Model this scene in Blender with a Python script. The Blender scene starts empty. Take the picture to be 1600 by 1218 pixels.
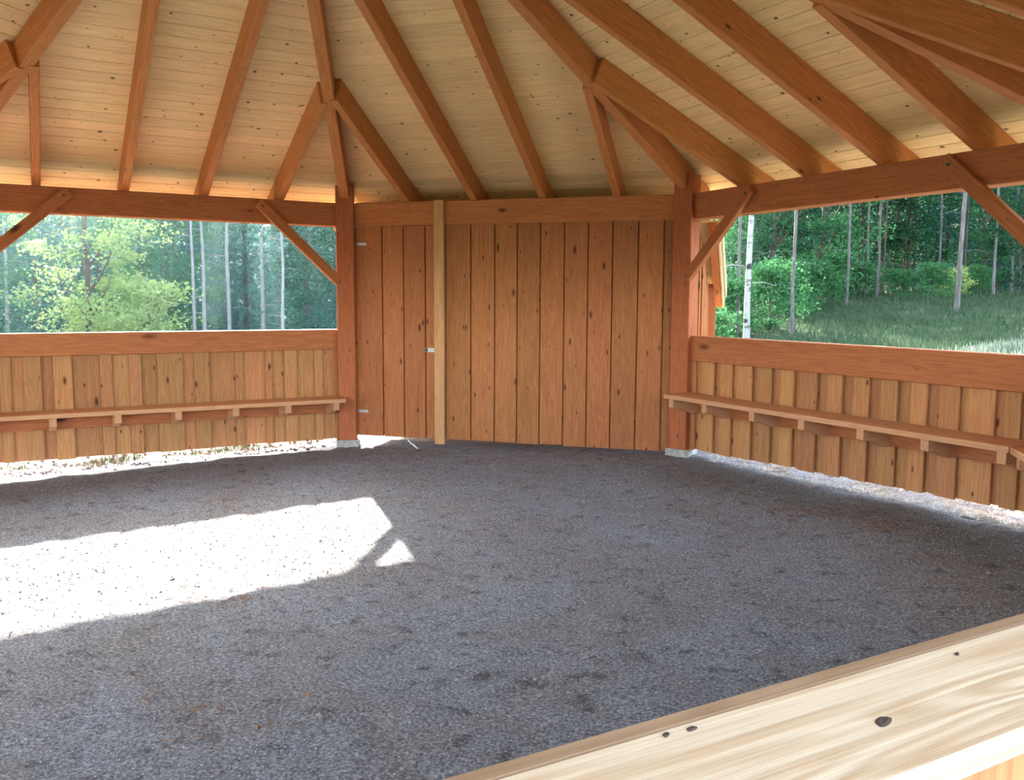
import bpy, bmesh, math, random
import numpy as np
from mathutils import Vector, Matrix, noise

random.seed(7)
rng = np.random.default_rng(11)
scn = bpy.context.scene
col = scn.collection
PI = math.pi

# ------------------------------------------------------------------ camera
CAM = Vector((2.6796, -4.5435, 1.6686))
F_PX, PITCH, ROLL, YAW = 1368.74, 0.10423, 0.00481, -0.27845
fw = Vector((math.sin(YAW)*math.cos(PITCH), math.cos(YAW)*math.cos(PITCH), -math.sin(PITCH)))
r0 = Vector((math.cos(YAW), -math.sin(YAW), 0)); u0 = r0.cross(fw)
rt = r0*math.cos(ROLL) + u0*math.sin(ROLL); up = u0*math.cos(ROLL) - r0*math.sin(ROLL)
cd = bpy.data.cameras.new('camera'); cam = bpy.data.objects.new('camera', cd); col.objects.link(cam)
cd.sensor_fit = 'HORIZONTAL'; cd.sensor_width = 36; cd.lens = F_PX*36/1600; cd.clip_start = 0.05; cd.clip_end = 600
cam.matrix_world = Matrix(((rt.x, up.x, -fw.x, CAM.x), (rt.y, up.y, -fw.y, CAM.y), (rt.z, up.z, -fw.z, CAM.z), (0, 0, 0, 1)))
scn.camera = cam

# ------------------------------------------------------------------ world, sun, exposure
SUN_AZ = Vector((-0.540, 0.842, 0)).normalized()
SUN_EL = math.radians(24.75)
w = bpy.data.worlds.new('world'); scn.world = w; w.use_nodes = True
nt = w.node_tree; nt.nodes.clear()
sky = nt.nodes.new('ShaderNodeTexSky'); sky.sky_type = 'NISHITA'; sky.sun_disc = False
sky.sun_elevation = SUN_EL; sky.sun_rotation = math.atan2(SUN_AZ.x, SUN_AZ.y)
sky.air_density = 1.0; sky.dust_density = 2.5; sky.ozone_density = 1.0
bg = nt.nodes.new('ShaderNodeBackground'); bg.inputs['Strength'].default_value = 0.30
wo = nt.nodes.new('ShaderNodeOutputWorld')
hsv = nt.nodes.new('ShaderNodeHueSaturation'); hsv.inputs['Saturation'].default_value = 0.62
nt.links.new(sky.outputs[0], hsv.inputs['Color']); nt.links.new(hsv.outputs[0], bg.inputs[0]); nt.links.new(bg.outputs[0], wo.inputs[0])
sl = bpy.data.lights.new('sun', 'SUN'); sl.energy = 7.0; sl.angle = math.radians(0.6); sl.color = (1.0, 0.93, 0.82)
sun = bpy.data.objects.new('sun', sl); col.objects.link(sun)
sd = SUN_AZ*math.cos(SUN_EL) + Vector((0, 0, math.sin(SUN_EL)))
sun.rotation_euler = sd.to_track_quat('Z', 'Y').to_euler(); sun.location = sd*60
vs = scn.view_settings
vs.view_transform = 'Standard'; vs.look = 'None'; vs.gamma = 1; vs.use_curve_mapping = False
vs.exposure = 2.8

# ------------------------------------------------------------------ materials
def nodes(name):
    m = bpy.data.materials.new(name); m.use_nodes = True
    t = m.node_tree; b = t.nodes['Principled BSDF']
    return m, t, b
def N(t, kind, **kw):
    n = t.nodes.new(kind)
    for k, v in kw.items():
        if k.startswith('i_'):
            key = k[2:].replace('_', ' ')
            n.inputs[key].default_value = v
        else: setattr(n, k, v)
    return n
def L(t, a, b): t.links.new(a, b)
def ramp(t, stops, interp='LINEAR'):
    r = t.nodes.new('ShaderNodeValToRGB'); r.color_ramp.interpolation = interp
    e = r.color_ramp.elements
    while len(e) < len(stops): e.new(0.5)
    for el, (p, c) in zip(e, stops):
        el.position = p; el.color = (*c, 1) if len(c) == 3 else c
    return r
def rgb(r, g, b):
    f = lambda c: c/12.92 if c <= 0.04045 else ((c+0.055)/1.055)**2.4
    return (f(r/255), f(g/255), f(b/255))

def wood(name, light, dark, knot, rings=3.0, knots=0.055, kscale=(1.3, 5.0, 5.0), vary=0.35, rough=0.65, hue=0.005, ring_w=0.22, flat=False):
    """Sawn softwood: grain runs along local X."""
    m, t, b = nodes(name)
    tc = N(t, 'ShaderNodeTexCoord'); oi = N(t, 'ShaderNodeObjectInfo')
    off = N(t, 'ShaderNodeVectorMath', operation='MULTIPLY'); cmb = N(t, 'ShaderNodeCombineXYZ')
    L(t, oi.outputs['Random'], cmb.inputs[0]); L(t, oi.outputs['Random'], cmb.inputs[1]); L(t, oi.outputs['Random'], cmb.inputs[2])
    L(t, cmb.outputs[0], off.inputs[0]); off.inputs[1].default_value = (73.1, 41.7, 19.3)
    add = N(t, 'ShaderNodeVectorMath', operation='ADD'); L(t, tc.outputs['Object'], add.inputs[0]); L(t, off.outputs[0], add.inputs[1])
    mp = N(t, 'ShaderNodeMapping'); mp.inputs['Scale'].default_value = (0.45, 5.0, 5.0); L(t, add.outputs[0], mp.inputs[0])
    big = N(t, 'ShaderNodeTexNoise', i_Scale=rings, i_Detail=2.0, i_Roughness=0.5, i_Distortion=0.6); L(t, mp.outputs[0], big.inputs['Vector'])
    # ring lines = sine of the stretched noise
    mul = N(t, 'ShaderNodeMath', operation='MULTIPLY'); mul.inputs[1].default_value = 46.0; L(t, big.outputs['Fac'], mul.inputs[0])
    sn = N(t, 'ShaderNodeMath', operation='SINE'); L(t, mul.outputs[0], sn.inputs[0])
    mr = N(t, 'ShaderNodeMapRange'); mr.inputs[1].default_value = -1; mr.inputs[2].default_value = 1; L(t, sn.outputs[0], mr.inputs[0])
    mp2 = N(t, 'ShaderNodeMapping'); mp2.inputs['Scale'].default_value = (1.5, 60.0, 60.0); L(t, add.outputs[0], mp2.inputs[0])
    fine = N(t, 'ShaderNodeTexNoise', i_Scale=1.6, i_Detail=4.0, i_Roughness=0.65); L(t, mp2.outputs[0], fine.inputs['Vector'])
    mixg = N(t, 'ShaderNodeMath', operation='MULTIPLY_ADD'); L(t, mr.outputs[0], mixg.inputs[0]); mixg.inputs[1].default_value = ring_w; 
    sc = N(t, 'ShaderNodeMath', operation='MULTIPLY'); L(t, fine.outputs['Fac'], sc.inputs[0]); sc.inputs[1].default_value = 0.85
    L(t, sc.outputs[0], mixg.inputs[2])
    cr = ramp(t, [(0.18, light), (0.85, dark)]); L(t, mixg.outputs[0], cr.inputs[0])
    # knots
    mp3 = N(t, 'ShaderNodeMapping'); mp3.inputs['Scale'].default_value = kscale; L(t, add.outputs[0], mp3.inputs[0])
    vo = N(t, 'ShaderNodeTexVoronoi', i_Scale=1.0)
    if flat: vo.voronoi_dimensions = '2D'
    L(t, mp3.outputs[0], vo.inputs['Vector'])
    kr = ramp(t, [(knots*0.6, (1, 1, 1)), (knots*2.0, (0, 0, 0))]); kv = N(t, 'ShaderNodeSeparateColor'); L(t, vo.outputs['Color'], kv.inputs[0])
    km = N(t, 'ShaderNodeMapRange'); L(t, kv.outputs[0], km.inputs[0]); km.inputs[3].default_value = 1.0; km.inputs[4].default_value = 4.5
    kd = N(t, 'ShaderNodeMath', operation='MULTIPLY'); L(t, vo.outputs['Distance'], kd.inputs[0]); L(t, km.outputs[0], kd.inputs[1])
    L(t, kd.outputs[0], kr.inputs[0])
    kn = N(t, 'ShaderNodeMix', data_type='RGBA'); L(t, kr.outputs[0], kn.inputs['Factor']); L(t, cr.outputs[0], kn.inputs['A']); kn.inputs['B'].default_value = (*knot, 1)
    # per piece variation
    hs = N(t, 'ShaderNodeHueSaturation')
    v = N(t, 'ShaderNodeMapRange'); L(t, oi.outputs['Random'], v.inputs[0]); v.inputs[3].default_value = 1-vary*0.5; v.inputs[4].default_value = 1+vary*0.5
    L(t, v.outputs[0], hs.inputs['Value'])
    mulr = N(t, 'ShaderNodeMath', operation='MULTIPLY'); L(t, oi.outputs['Random'], mulr.inputs[0]); mulr.inputs[1].default_value = 17.37
    fr = N(t, 'ShaderNodeMath', operation='FRACT'); L(t, mulr.outputs[0], fr.inputs[0])
    hv = N(t, 'ShaderNodeMapRange'); L(t, fr.outputs[0], hv.inputs[0]); hv.inputs[3].default_value = 0.5-hue*0.5; hv.inputs[4].default_value = 0.5+hue*0.5
    L(t, hv.outputs[0], hs.inputs['Hue'])
    L(t, kn.outputs['Result'], hs.inputs['Color']); L(t, hs.outputs[0], b.inputs['Base Color'])
    b.inputs['Roughness'].default_value = rough; b.inputs['Specular IOR Level'].default_value = 0.3
    bp = N(t, 'ShaderNodeBump', i_Strength=0.25, i_Distance=0.004); L(t, mixg.outputs[0], bp.inputs['Height']); L(t, bp.outputs[0], b.inputs['Normal'])
    return m

M = {}
M['beam'] = wood('larch_beam', rgb(200, 128, 80), rgb(160, 92, 52), rgb(78, 38, 22), knots=0.13, kscale=(2.4, 6.0, 6.0), vary=0.1)
M['post'] = wood('larch_post', rgb(192, 114, 70), rgb(150, 80, 46), rgb(72, 34, 20), knots=0.12, kscale=(2.4, 6.0, 6.0), vary=0.08)
M['rafter'] = wood('larch_rafter', rgb(210, 142, 84), rgb(172, 102, 54), rgb(84, 42, 22), knots=0.10, kscale=(2.0, 6.0, 6.0), vary=0.1)
M['board'] = wood('larch_board', rgb(186, 124, 76), rgb(150, 88, 48), rgb(84, 42, 24), knots=0.07, kscale=(2.0, 5.5, 1.0), vary=0.18, hue=0.01, flat=True)
M['wallboard'] = wood('low_wall_board', rgb(198, 146, 98), rgb(162, 106, 64), rgb(90, 48, 28), knots=0.07, kscale=(2.0, 5.0, 1.0), vary=0.34, hue=0.014, flat=True)
M['deck'] = wood('spruce_roof_board', rgb(246, 216, 164), rgb(222, 184, 128), rgb(84, 54, 30), rings=2.0, knots=0.055, kscale=(3.8, 4.8, 1.0), vary=0.12, hue=0.006, flat=True)
M['pale'] = wood('fresh_pine', rgb(234, 218, 188), rgb(198, 168, 130), rgb(150, 118, 84), rings=2.6, knots=0.01, kscale=(1.6, 6.0, 6.0), vary=0.02, ring_w=0.32)
M['batten'] = wood('pale_batten', rgb(214, 170, 122), rgb(186, 134, 88), rgb(100, 58, 34), vary=0.1)
M['strip'] = wood('weathered_strip', rgb(176, 146, 114), rgb(146, 114, 84), rgb(90, 62, 44), vary=0.05)
M['bench'] = wood('bench_plank', rgb(214, 164, 122), rgb(184, 130, 92), rgb(92, 52, 34), vary=0.08)

def plain(name, c, rough=0.7, metal=0.0, scale=40.0, amt=0.3, bump=0.0):
    m, t, b = nodes(name)
    tc = N(t, 'ShaderNodeTexCoord'); nz = N(t, 'ShaderNodeTexNoise', i_Scale=scale, i_Detail=5.0); L(t, tc.outputs['Object'], nz.inputs['Vector'])
    cr = ramp(t, [(0.3, tuple(x*(1-amt) for x in c)), (0.7, tuple(min(1, x*(1+amt)) for x in c))]); L(t, nz.outputs['Fac'], cr.inputs[0])
    L(t, cr.outputs[0], b.inputs['Base Color']); b.inputs['Roughness'].default_value = rough; b.inputs['Metallic'].default_value = metal
    if bump:
        bp = N(t, 'ShaderNodeBump', i_Strength=bump, i_Distance=0.01); L(t, nz.outputs['Fac'], bp.inputs['Height']); L(t, bp.outputs[0], b.inputs['Normal'])
    return m
M['concrete'] = plain('concrete', rgb(170, 170, 165), 0.9, scale=30, bump=0.4)
M['zinc'] = plain('zinc_metal', rgb(190, 192, 190), 0.4, 0.85, scale=20, amt=0.1)
M['roofing'] = plain('dark_roof_felt', rgb(70, 66, 62), 0.9, scale=20)
M['stone'] = plain('pale_crushed_stone', rgb(160, 158, 150), 0.9, scale=9, amt=0.55)
M['darkstone'] = plain('dark_stone', rgb(90, 88, 86), 0.9, scale=9, amt=0.3)
M['knot'] = plain('dark_knot', rgb(74, 60, 50), 0.8, scale=300, amt=0.45)
M['grit'] = plain('grey_grit', rgb(128, 126, 126), 0.95, scale=25, amt=0.5)
M['litter'] = plain('brown_needle_litter', rgb(126, 98, 76), 0.9, scale=14, amt=0.4)

def gravel():
    m, t, b = nodes('fine_grey_gravel')
    tc = N(t, 'ShaderNodeTexCoord')
    fine = N(t, 'ShaderNodeTexNoise', i_Scale=70.0, i_Detail=8.0, i_Roughness=0.85); L(t, tc.outputs['Object'], fine.inputs['Vector'])
    vo = N(t, 'ShaderNodeTexVoronoi', i_Scale=75.0); L(t, tc.outputs['Object'], vo.inputs['Vector'])
    mid = N(t, 'ShaderNodeTexNoise', i_Scale=9.0, i_Detail=5.0, i_Roughness=0.6); L(t, tc.outputs['Object'], mid.inputs['Vector'])
    large = N(t, 'ShaderNodeTexNoise', i_Scale=1.1, i_Detail=3.0); L(t, tc.outputs['Object'], large.inputs['Vector'])
    c1 = ramp(t, [(0.36, rgb(62, 63, 66)), (0.5, rgb(146, 148, 153)), (0.64, rgb(232, 235, 240))]); L(t, fine.outputs['Fac'], c1.inputs[0])
    c2 = ramp(t, [(0.30, rgb(140, 138, 138)), (0.44, rgb(255, 255, 255))]); L(t, mid.outputs['Fac'], c2.inputs[0])
    mx = N(t, 'ShaderNodeMix', data_type='RGBA', blend_type='MULTIPLY'); mx.inputs['Factor'].default_value = 0.7
    L(t, c1.outputs[0], mx.inputs['A']); L(t, c2.outputs[0], mx.inputs['B'])
    c3 = ramp(t, [(0.38, rgb(232, 226, 222)), (0.62, rgb(244, 249, 255))]); L(t, large.outputs['Fac'], c3.inputs[0])
    mx2 = N(t, 'ShaderNodeMix', data_type='RGBA', blend_type='MULTIPLY'); mx2.inputs['Factor'].default_value = 0.8
    L(t, mx.outputs['Result'], mx2.inputs['A']); L(t, c3.outputs[0], mx2.inputs['B'])
    L(t, mx2.outputs['Result'], b.inputs['Base Color']); b.inputs['Roughness'].default_value = 0.95; b.inputs['Specular IOR Level'].default_value = 0.15
    bp = N(t, 'ShaderNodeBump', i_Strength=1.0, i_Distance=0.02)
    sm = N(t, 'ShaderNodeMath', operation='ADD'); L(t, fine.outputs['Fac'], sm.inputs[0]); L(t, mid.outputs['Fac'], sm.inputs[1])
    L(t, sm.outputs[0], bp.inputs['Height']); L(t, bp.outputs[0], b.inputs['Normal'])
    return m
M['gravel'] = gravel()

def groundmat():
    m, t, b = nodes('meadow_ground')
    tc = N(t, 'ShaderNodeTexCoord'); 
    ln = N(t, 'ShaderNodeVectorMath', operation='LENGTH')
    fl = N(t, 'ShaderNodeVectorMath', operation='MULTIPLY'); fl.inputs[1].default_value = (1, 1, 0); L(t, tc.outputs['Object'], fl.inputs[0]); L(t, fl.outputs[0], ln.inputs[0])
    nz = N(t, 'ShaderNodeTexNoise', i_Scale=1.3, i_Detail=7.0, i_Roughness=0.7); L(t, tc.outputs['Object'], nz.inputs['Vector'])
    fine = N(t, 'ShaderNodeTexNoise', i_Scale=40.0, i_Detail=5.0, i_Roughness=0.7); L(t, tc.outputs['Object'], fine.inputs['Vector'])
    g = ramp(t, [(0.3, rgb(38, 58, 40)), (0.55, rgb(62, 84, 58)), (0.75, rgb(104, 102, 80))]); L(t, nz.outputs['Fac'], g.inputs[0])
    s = ramp(t, [(0.3, rgb(112, 108, 100)), (0.7, rgb(206, 202, 192))]); L(t, fine.outputs['Fac'], s.inputs[0])
    ad = N(t, 'ShaderNodeMath', operation='MULTIPLY_ADD'); L(t, nz.outputs['Fac'], ad.inputs[0]); ad.inputs[1].default_value = 2.5; L(t, ln.outputs['Value'], ad.inputs[2])
    f = N(t, 'ShaderNodeMapRange'); L(t, ad.outputs[0], f.inputs[0]); f.inputs[1].default_value = 7.6; f.inputs[2].default_value = 8.6
    mx = N(t, 'ShaderNodeMix', data_type='RGBA'); L(t, f.outputs[0], mx.inputs['Factor']); L(t, s.outputs[0], mx.inputs['A']); L(t, g.outputs[0], mx.inputs['B'])
    L(t, mx.outputs['Result'], b.inputs['Base Color']); b.inputs['Roughness'].default_value = 1.0; b.inputs['Specular IOR Level'].default_value = 0.1
    bp = N(t, 'ShaderNodeBump', i_Strength=0.7, i_Distance=0.03); L(t, fine.outputs['Fac'], bp.inputs['Height']); L(t, bp.outputs[0], b.inputs['Normal'])
    return m
M['ground'] = groundmat()

def leafmat(name, a, bcol, trans=0.45):
    m, t, b = nodes(name)
    t.nodes.remove(b)
    out = t.nodes['Material Output']
    tc = N(t, 'ShaderNodeTexCoord'); oi = N(t, 'ShaderNodeObjectInfo')
    nz = N(t, 'ShaderNodeTexNoise', i_Scale=1.7, i_Detail=5.0, i_Roughness=0.75); L(t, tc.outputs['Object'], nz.inputs['Vector'])
    cr = ramp(t, [(0.32, a), (0.68, bcol)]); L(t, nz.outputs['Fac'], cr.inputs[0])
    hs = N(t, 'ShaderNodeHueSaturation'); v = N(t, 'ShaderNodeMapRange'); L(t, oi.outputs['Random'], v.inputs[0]); v.inputs[3].default_value = 0.8; v.inputs[4].default_value = 1.2
    L(t, v.outputs[0], hs.inputs['Value']); L(t, cr.outputs[0], hs.inputs['Color'])
    d = N(t, 'ShaderNodeBsdfDiffuse'); tr = N(t, 'ShaderNodeBsdfTranslucent'); mx = N(t, 'ShaderNodeMixShader'); mx.inputs[0].default_value = trans
    L(t, hs.outputs[0], d.inputs[0]); L(t, hs.outputs[0], tr.inputs[0]); L(t, d.outputs[0], mx.inputs[1]); L(t, tr.outputs[0], mx.inputs[2]); L(t, mx.outputs[0], out.inputs[0])
    return m
M['leaf_lime'] = leafmat('lime_green_leaves', rgb(122, 156, 90), rgb(184, 200, 138), 0.5)
M['leaf_mid'] = leafmat('mid_green_leaves', rgb(46, 92, 62), rgb(86, 134, 86), 0.35)
M['leaf_dark'] = leafmat('dark_green_leaves', rgb(28, 58, 42), rgb(54, 90, 60), 0.25)
M['leaf_teal'] = leafmat('blue_green_needles', rgb(38, 84, 76), rgb(68, 122, 106), 0.35)
M['pale_blades'] = leafmat('pale_grass', rgb(106, 126, 108), rgb(154, 166, 150), 0.25)  # paler tone for one patch of the meadow grass
M['grass'] = leafmat('meadow_grass', rgb(42, 70, 50), rgb(84, 98, 76), 0.25)

def bark(name, a, bcol, birch=False):
    m, t, b = nodes(name)
    tc = N(t, 'ShaderNodeTexCoord'); mp = N(t, 'ShaderNodeMapping'); L(t, tc.outputs['Object'], mp.inputs[0])
    mp.inputs['Scale'].default_value = (3, 3, 6) if birch else (14, 14, 2)
    nz = N(t, 'ShaderNodeTexNoise', i_Scale=1.0 if birch else 1.4, i_Detail=4.0); L(t, mp.outputs[0], nz.inputs['Vector'])
    cr = ramp(t, [(0.36, bcol), (0.46, a)] if birch else [(0.3, bcol), (0.7, a)]); L(t, nz.outputs['Fac'], cr.inputs[0])
    L(t, cr.outputs[0], b.inputs['Base Color']); b.inputs['Roughness'].default_value = 0.9
    return m
M['bark_birch'] = bark('birch_bark', rgb(150, 150, 150), rgb(44, 42, 42), True)
M['bark_pale'] = bark('pale_grey_bark', rgb(112, 109, 107), rgb(70, 67, 65))
M['bark_hazed'] = bark('haze_lightened_bark', rgb(150, 150, 152), rgb(116, 116, 118))  # bark colour lightened to paint in the haze in front of these trunks
M['bark_dark'] = bark('dark_bark', rgb(92, 80, 70), rgb(54, 46, 40))

# ------------------------------------------------------------------ object helpers
WM = {}                       # world matrix of every empty that parents parts
def put(o, Mx, parent=None):
    if parent is not None:
        o.parent = parent; o.matrix_basis = WM[parent.name].inverted() @ Mx
    else: o.matrix_basis = Mx
    col.objects.link(o); WM[o.name] = Mx.copy(); return o
def tag(o, label=None, cat=None, group=None, kind=None):
    if label: o['label'] = label
    if cat: o['category'] = cat
    if group: o['group'] = group
    if kind: o['kind'] = kind
    return o
def empty(name, Mx, parent=None, **kw):
    o = bpy.data.objects.new(name, None); o.empty_display_size = 0.2
    put(o, Mx, parent); return tag(o, **kw)
def mesh_obj(name, verts, faces, mat, Mx=Matrix(), parent=None, smooth=False):
    me = bpy.data.meshes.new(name); me.from_pydata([tuple(v) for v in verts], [], faces); me.update()
    if mat: me.materials.append(mat)
    if smooth: me.polygons.foreach_set('use_smooth', [True]*len(me.polygons))
    return put(bpy.data.objects.new(name, me), Mx, parent)
_cache = {}
def plank_mesh(Lx, W, T, ch, mat):
    """Prism with chamfered long edges; X = length, Y = width, Z = thickness."""
    key = (round(Lx, 4), round(W, 4), round(T, 4), round(ch, 4), mat.name)
    if key in _cache: return _cache[key]
    a, c = W/2, T/2
    prof = [(-a+ch, -c), (a-ch, -c), (a, -c+ch), (a, c-ch), (a-ch, c), (-a+ch, c), (-a, c-ch), (-a, -c+ch)]
    v = [(-Lx/2, y, z) for y, z in prof] + [(Lx/2, y, z) for y, z in prof]
    f = [tuple(range(7, -1, -1)), tuple(range(8, 16))] + [(i, (i+1) % 8, 8+(i+1) % 8, 8+i) for i in range(8)]
    me = bpy.data.meshes.new('plank'); me.from_pydata(v, [], f); me.update(); me.materials.append(mat)
    _cache[key] = me; return me
def plank(name, Lx, W, T, Mx, mat, parent=None, ch=0.004):
    o = bpy.data.objects.new(name, plank_mesh(Lx, W, T, min(ch, W*0.3, T*0.3), mat)); return put(o, Mx, parent)
def frame(X, Y, Z, P):
    return Matrix(((X.x, Y.x, Z.x, P.x), (X.y, Y.y, Z.y, P.y), (X.z, Y.z, Z.z, P.z), (0, 0, 0, 1)))
ZU = Vector((0, 0, 1))

# octagon geometry -----------------------------------------------------------
SIDE = 3.8; A8 = PI/4
INR = SIDE/2/math.tan(A8/2); CIR = SIDE/2/math.sin(A8/2)
def nrm(k): a = PI/2-k*A8; return Vector((math.cos(a), math.sin(a), 0))
def tan_(k): a = PI/2-k*A8; return Vector((math.sin(a), -math.cos(a), 0))
def pt(k, s, d, z): return nrm(k)*d + tan_(k)*s + ZU*z
def vframe(k, s, d, z): return frame(ZU, tan_(k), nrm(k), pt(k, s, d, z))           # grain vertical
def hframe(k, s, d, z): return frame(tan_(k), ZU, -nrm(k), pt(k, s, d, z))          # grain along the wall, Y up
def tilt(x, y): return 0.024*x + 0.003*y

Z_BB, Z_BT = 2.466, 2.722          # beam bottom / top
SLOPE = 0.434
RAF_D = 0.255
def raf_bottom(d): return Z_BT + 0.004 + SLOPE*(INR-d)
EAVE = 5.43

# ------------------------------------------------------------------ floor and ground
def hnoise(x, y, s, seed=0.0): return noise.noise(Vector((x*s+seed, y*s-seed, seed*0.7)))
def floor():
    v, f = [], []
    n = 240; r = 5.2
    idx = {}
    for i in range(n+1):
        for j in range(n+1):
            x, y = -r+2*r*i/n, -r+2*r*j/n
            if max(abs(x), abs(y), abs(x+y)/2**.5, abs(x-y)/2**.5) < 5.0:
                z = tilt(x, y) + 0.012*hnoise(x, y, 1.3) + 0.010*hnoise(x, y, 4.0, 3.1)
                # shallow scuffs and footprints
                z += 0.010*hnoise(x, y, 9.0, 7.7) + 0.006*hnoise(x, y, 16.0, 2.2)
                idx[i, j] = len(v); v.append((x, y, z))
    for i in range(n):
        for j in range(n):
            q = [(i, j), (i+1, j), (i+1, j+1), (i, j+1)]
            if all(p in idx for p in q): f.append(tuple(idx[p] for p in q))
    o = mesh_obj('floor', v, f, M['gravel'], smooth=True)
    tag(o, 'trampled fine grey gravel floor of the open pavilion', kind='structure')
floor()
def sstep(a, b, x):
    t = min(1, max(0, (x-a)/(b-a))); return t*t*(3-2*t)
def terrain(x, y):
    r = math.hypot(x, y)
    near = 1-sstep(6, 11, r)
    z = tilt(x, y)*near - 0.02
    side = sstep(-9, -1, x)*sstep(2, 12, y)
    z += side*(1.9*sstep(7, 36, r)) 
    z += sstep(5.6, 9, r)*(0.10*hnoise(x, y, 0.35) + 0.04*hnoise(x, y, 1.2, 4))
    ang = math.atan2(x, y)
    far = sstep(46, 95, r)*sstep(-20, 5, y)
    z += far*(13 + 2.5*hnoise(x, y, 0.05, 2))
    return z
def ground():
    v, f = [], []
    rs = [4.6, 4.8, 5.0, 5.3, 5.7, 6.2, 6.8, 7.5, 8.3, 9.2, 10.2, 11.4, 12.8, 14.4, 16.2, 18.2, 20.5, 23, 26, 29.5, 33.5, 38, 43, 49, 56, 64, 74, 86, 100, 130, 200]
    na = 160
    for r in rs:
        for j in range(na):
            a = 2*PI*j/na; x, y = r*math.cos(a), r*math.sin(a)
            z = terrain(x, y)
            if r < 6.3: z += 0.012*hnoise(x, y, 3.0, 9)
            if r < 5.1: z -= 0.02
            v.append((x, y, z))
    for i in range(len(rs)-1):
        for j in range(na):
            f.append((i*na+j, (i+1)*na+j, (i+1)*na+(j+1) % na, i*na+(j+1) % na))
    o = mesh_obj('ground', v, f, M['ground'], smooth=True)
    tag(o, 'stony ground around the pavilion running into meadow and forest slope', kind='structure')
ground()

# ------------------------------------------------------------------ roof
def ceiling():
    root = empty('ceiling', Matrix.Translation((0, 0, Z_BT)), kind='structure', label='pale spruce board underside of the octagonal roof')
    ROW = 0.135; n_rows = int((EAVE-0.25)/ROW); th = 0.024
    al = math.atan(SLOPE); tn = math.tan(A8/2)
    meshes = []
    for i in range(n_rows):
        d1 = EAVE - i*ROW; d0 = d1 - ROW
        lo, hi = d1*tn-0.002, d0*tn-0.002
        w2 = ROW/math.cos(al)/2 - 0.0015
        c = 0.004
        v = []
        # local X along the eave, Y up the slope, Z outward normal
        for z, ins in ((0, c), (c, 0), (th, 0)):
            v += [(-lo, -w2+ins, z), (lo, -w2+ins, z), (hi, w2-ins, z), (-hi, w2-ins, z)]
        f = [(3, 2, 1, 0), (8, 9, 10, 11)]
        for b in (0, 4):
            for q in range(4): f.append((b+q, b+(q+1) % 4, b+4+(q+1) % 4, b+4+q))
        me = bpy.data.meshes.new('roof_board'); me.from_pydata(v, [], f); me.update(); me.materials.append(M['deck'])
        meshes.append((me, (d0+d1)/2))
    zt = lambda d: raf_bottom(d) + RAF_D
    for k in range(-3, 5):
        n, t = nrm(k), tan_(k)
        ysl = (-n*math.cos(al) + ZU*math.sin(al)); zn = t.cross(ysl)
        if zn.z < 0: X = -t; zn = X.cross(ysl)
        else: X = t
        sec = empty('roof_section', frame(X, ysl, zn, n*3.0+ZU*zt(3.0)), root)
        for me, d in meshes:
            put(bpy.data.objects.new('roof_board', me), frame(X, ysl, zn, n*d + ZU*zt(d)), sec)
        # felt covering above the boards
        dz = 0.028/math.cos(al)
        e0, e1 = EAVE+0.03, 0.0
        P = [pt(k, -e0*tn, e0, zt(e0)+dz), pt(k, e0*tn, e0, zt(e0)+dz), Vector((0, 0, zt(0)+dz))]
        v = [p for p in P] + [p+ZU*0.02 for p in P]
        mesh_obj('roof_covering', v, [(0, 1, 2), (5, 4, 3), (0, 3, 4, 1), (1, 4, 5, 2), (2, 5, 3, 0)], M['roofing'], Matrix(), sec)
ceiling()

# rafters
def sloped_timber(name, P0, P1, width, depth, mat, **kw):
    """Timber whose bottom centreline runs from P0 to P1, plumb sides."""
    X = (P1-P0); Lx = X.length; X.normalize()
    Y = ZU.cross(X).normalized(); Zv = X.cross(Y)
    dn = depth*Zv.z
    o = plank(name, Lx, width, dn, frame(X, Y, Zv, (P0+P1)/2 + Zv*(dn/2)), mat, ch=0.004)
    return tag(o, **kw)
SEC = {-2: 'roof section next to the sunlit bay', -1: 'roof over the sunlit bay', 0: 'roof over the plank wall',
       1: 'roof over the forest-facing bay', 2: 'roof section over the bay past the longest bench'}
KIND = {-2: ['short jack rafter at far end of {}', 'long common rafter at far end of {}', 'long common rafter beside the hip in {}', 'short jack rafter beside the hip in {}'],
 -1: ['short jack rafter far from the hinge post in {}', 'long rafter farther from the hinge post in {}', 'long rafter nearer the hinge post in {}', 'short jack rafter meeting the hip at the hinge post in {}'],
 0: ['short jack rafter right above the door in {}', 'long rafter nearer the door in {}', 'long rafter farther from the door in {}', 'short jack rafter farthest from the door in {}'],
 1: ['short jack rafter beside the plank wall in {}', 'long rafter nearer the plank wall in {}', 'long rafter farther from the plank wall in {}', 'short jack rafter farthest from the plank wall in {}'],
 2: ['short jack rafter at near end of {}', 'long common rafter at near end of {}', 'long common rafter at far end of {}', 'short jack rafter at far end of {}']}
RS = [-1.16, -0.375, 0.39, 1.18]
tn8 = math.tan(A8/2)
for k in range(-2, 3):
    for i, s in enumerate(RS):
        d_out = INR+0.36
        d_in = (abs(s)/tn8 + 0.11) if i in (0, 3) else (abs(s)/tn8+0.10)
        P0 = pt(k, s, d_out, raf_bottom(d_out)); P1 = pt(k, s, d_in, raf_bottom(d_in))
        sloped_timber('rafter', P0, P1, 0.075, RAF_D, M['rafter'], label=KIND[k][i].format(SEC[k]), cat='rafter', group='roof rafters')
HIPL = {-2.5: 'hip rafter rising behind the sunlit bay', -1.5: 'hip rafter rising at far end of the sunlit bay', -0.5: 'hip rafter rising from the hinge post beside the door',
        0.5: 'hip rafter rising from the post between plank wall and forest bay', 1.5: 'hip rafter rising past the far end of the forest bay', 2.5: 'hip rafter over the front bay with pale handrail'}
HS = SLOPE*math.cos(A8/2)
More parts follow.
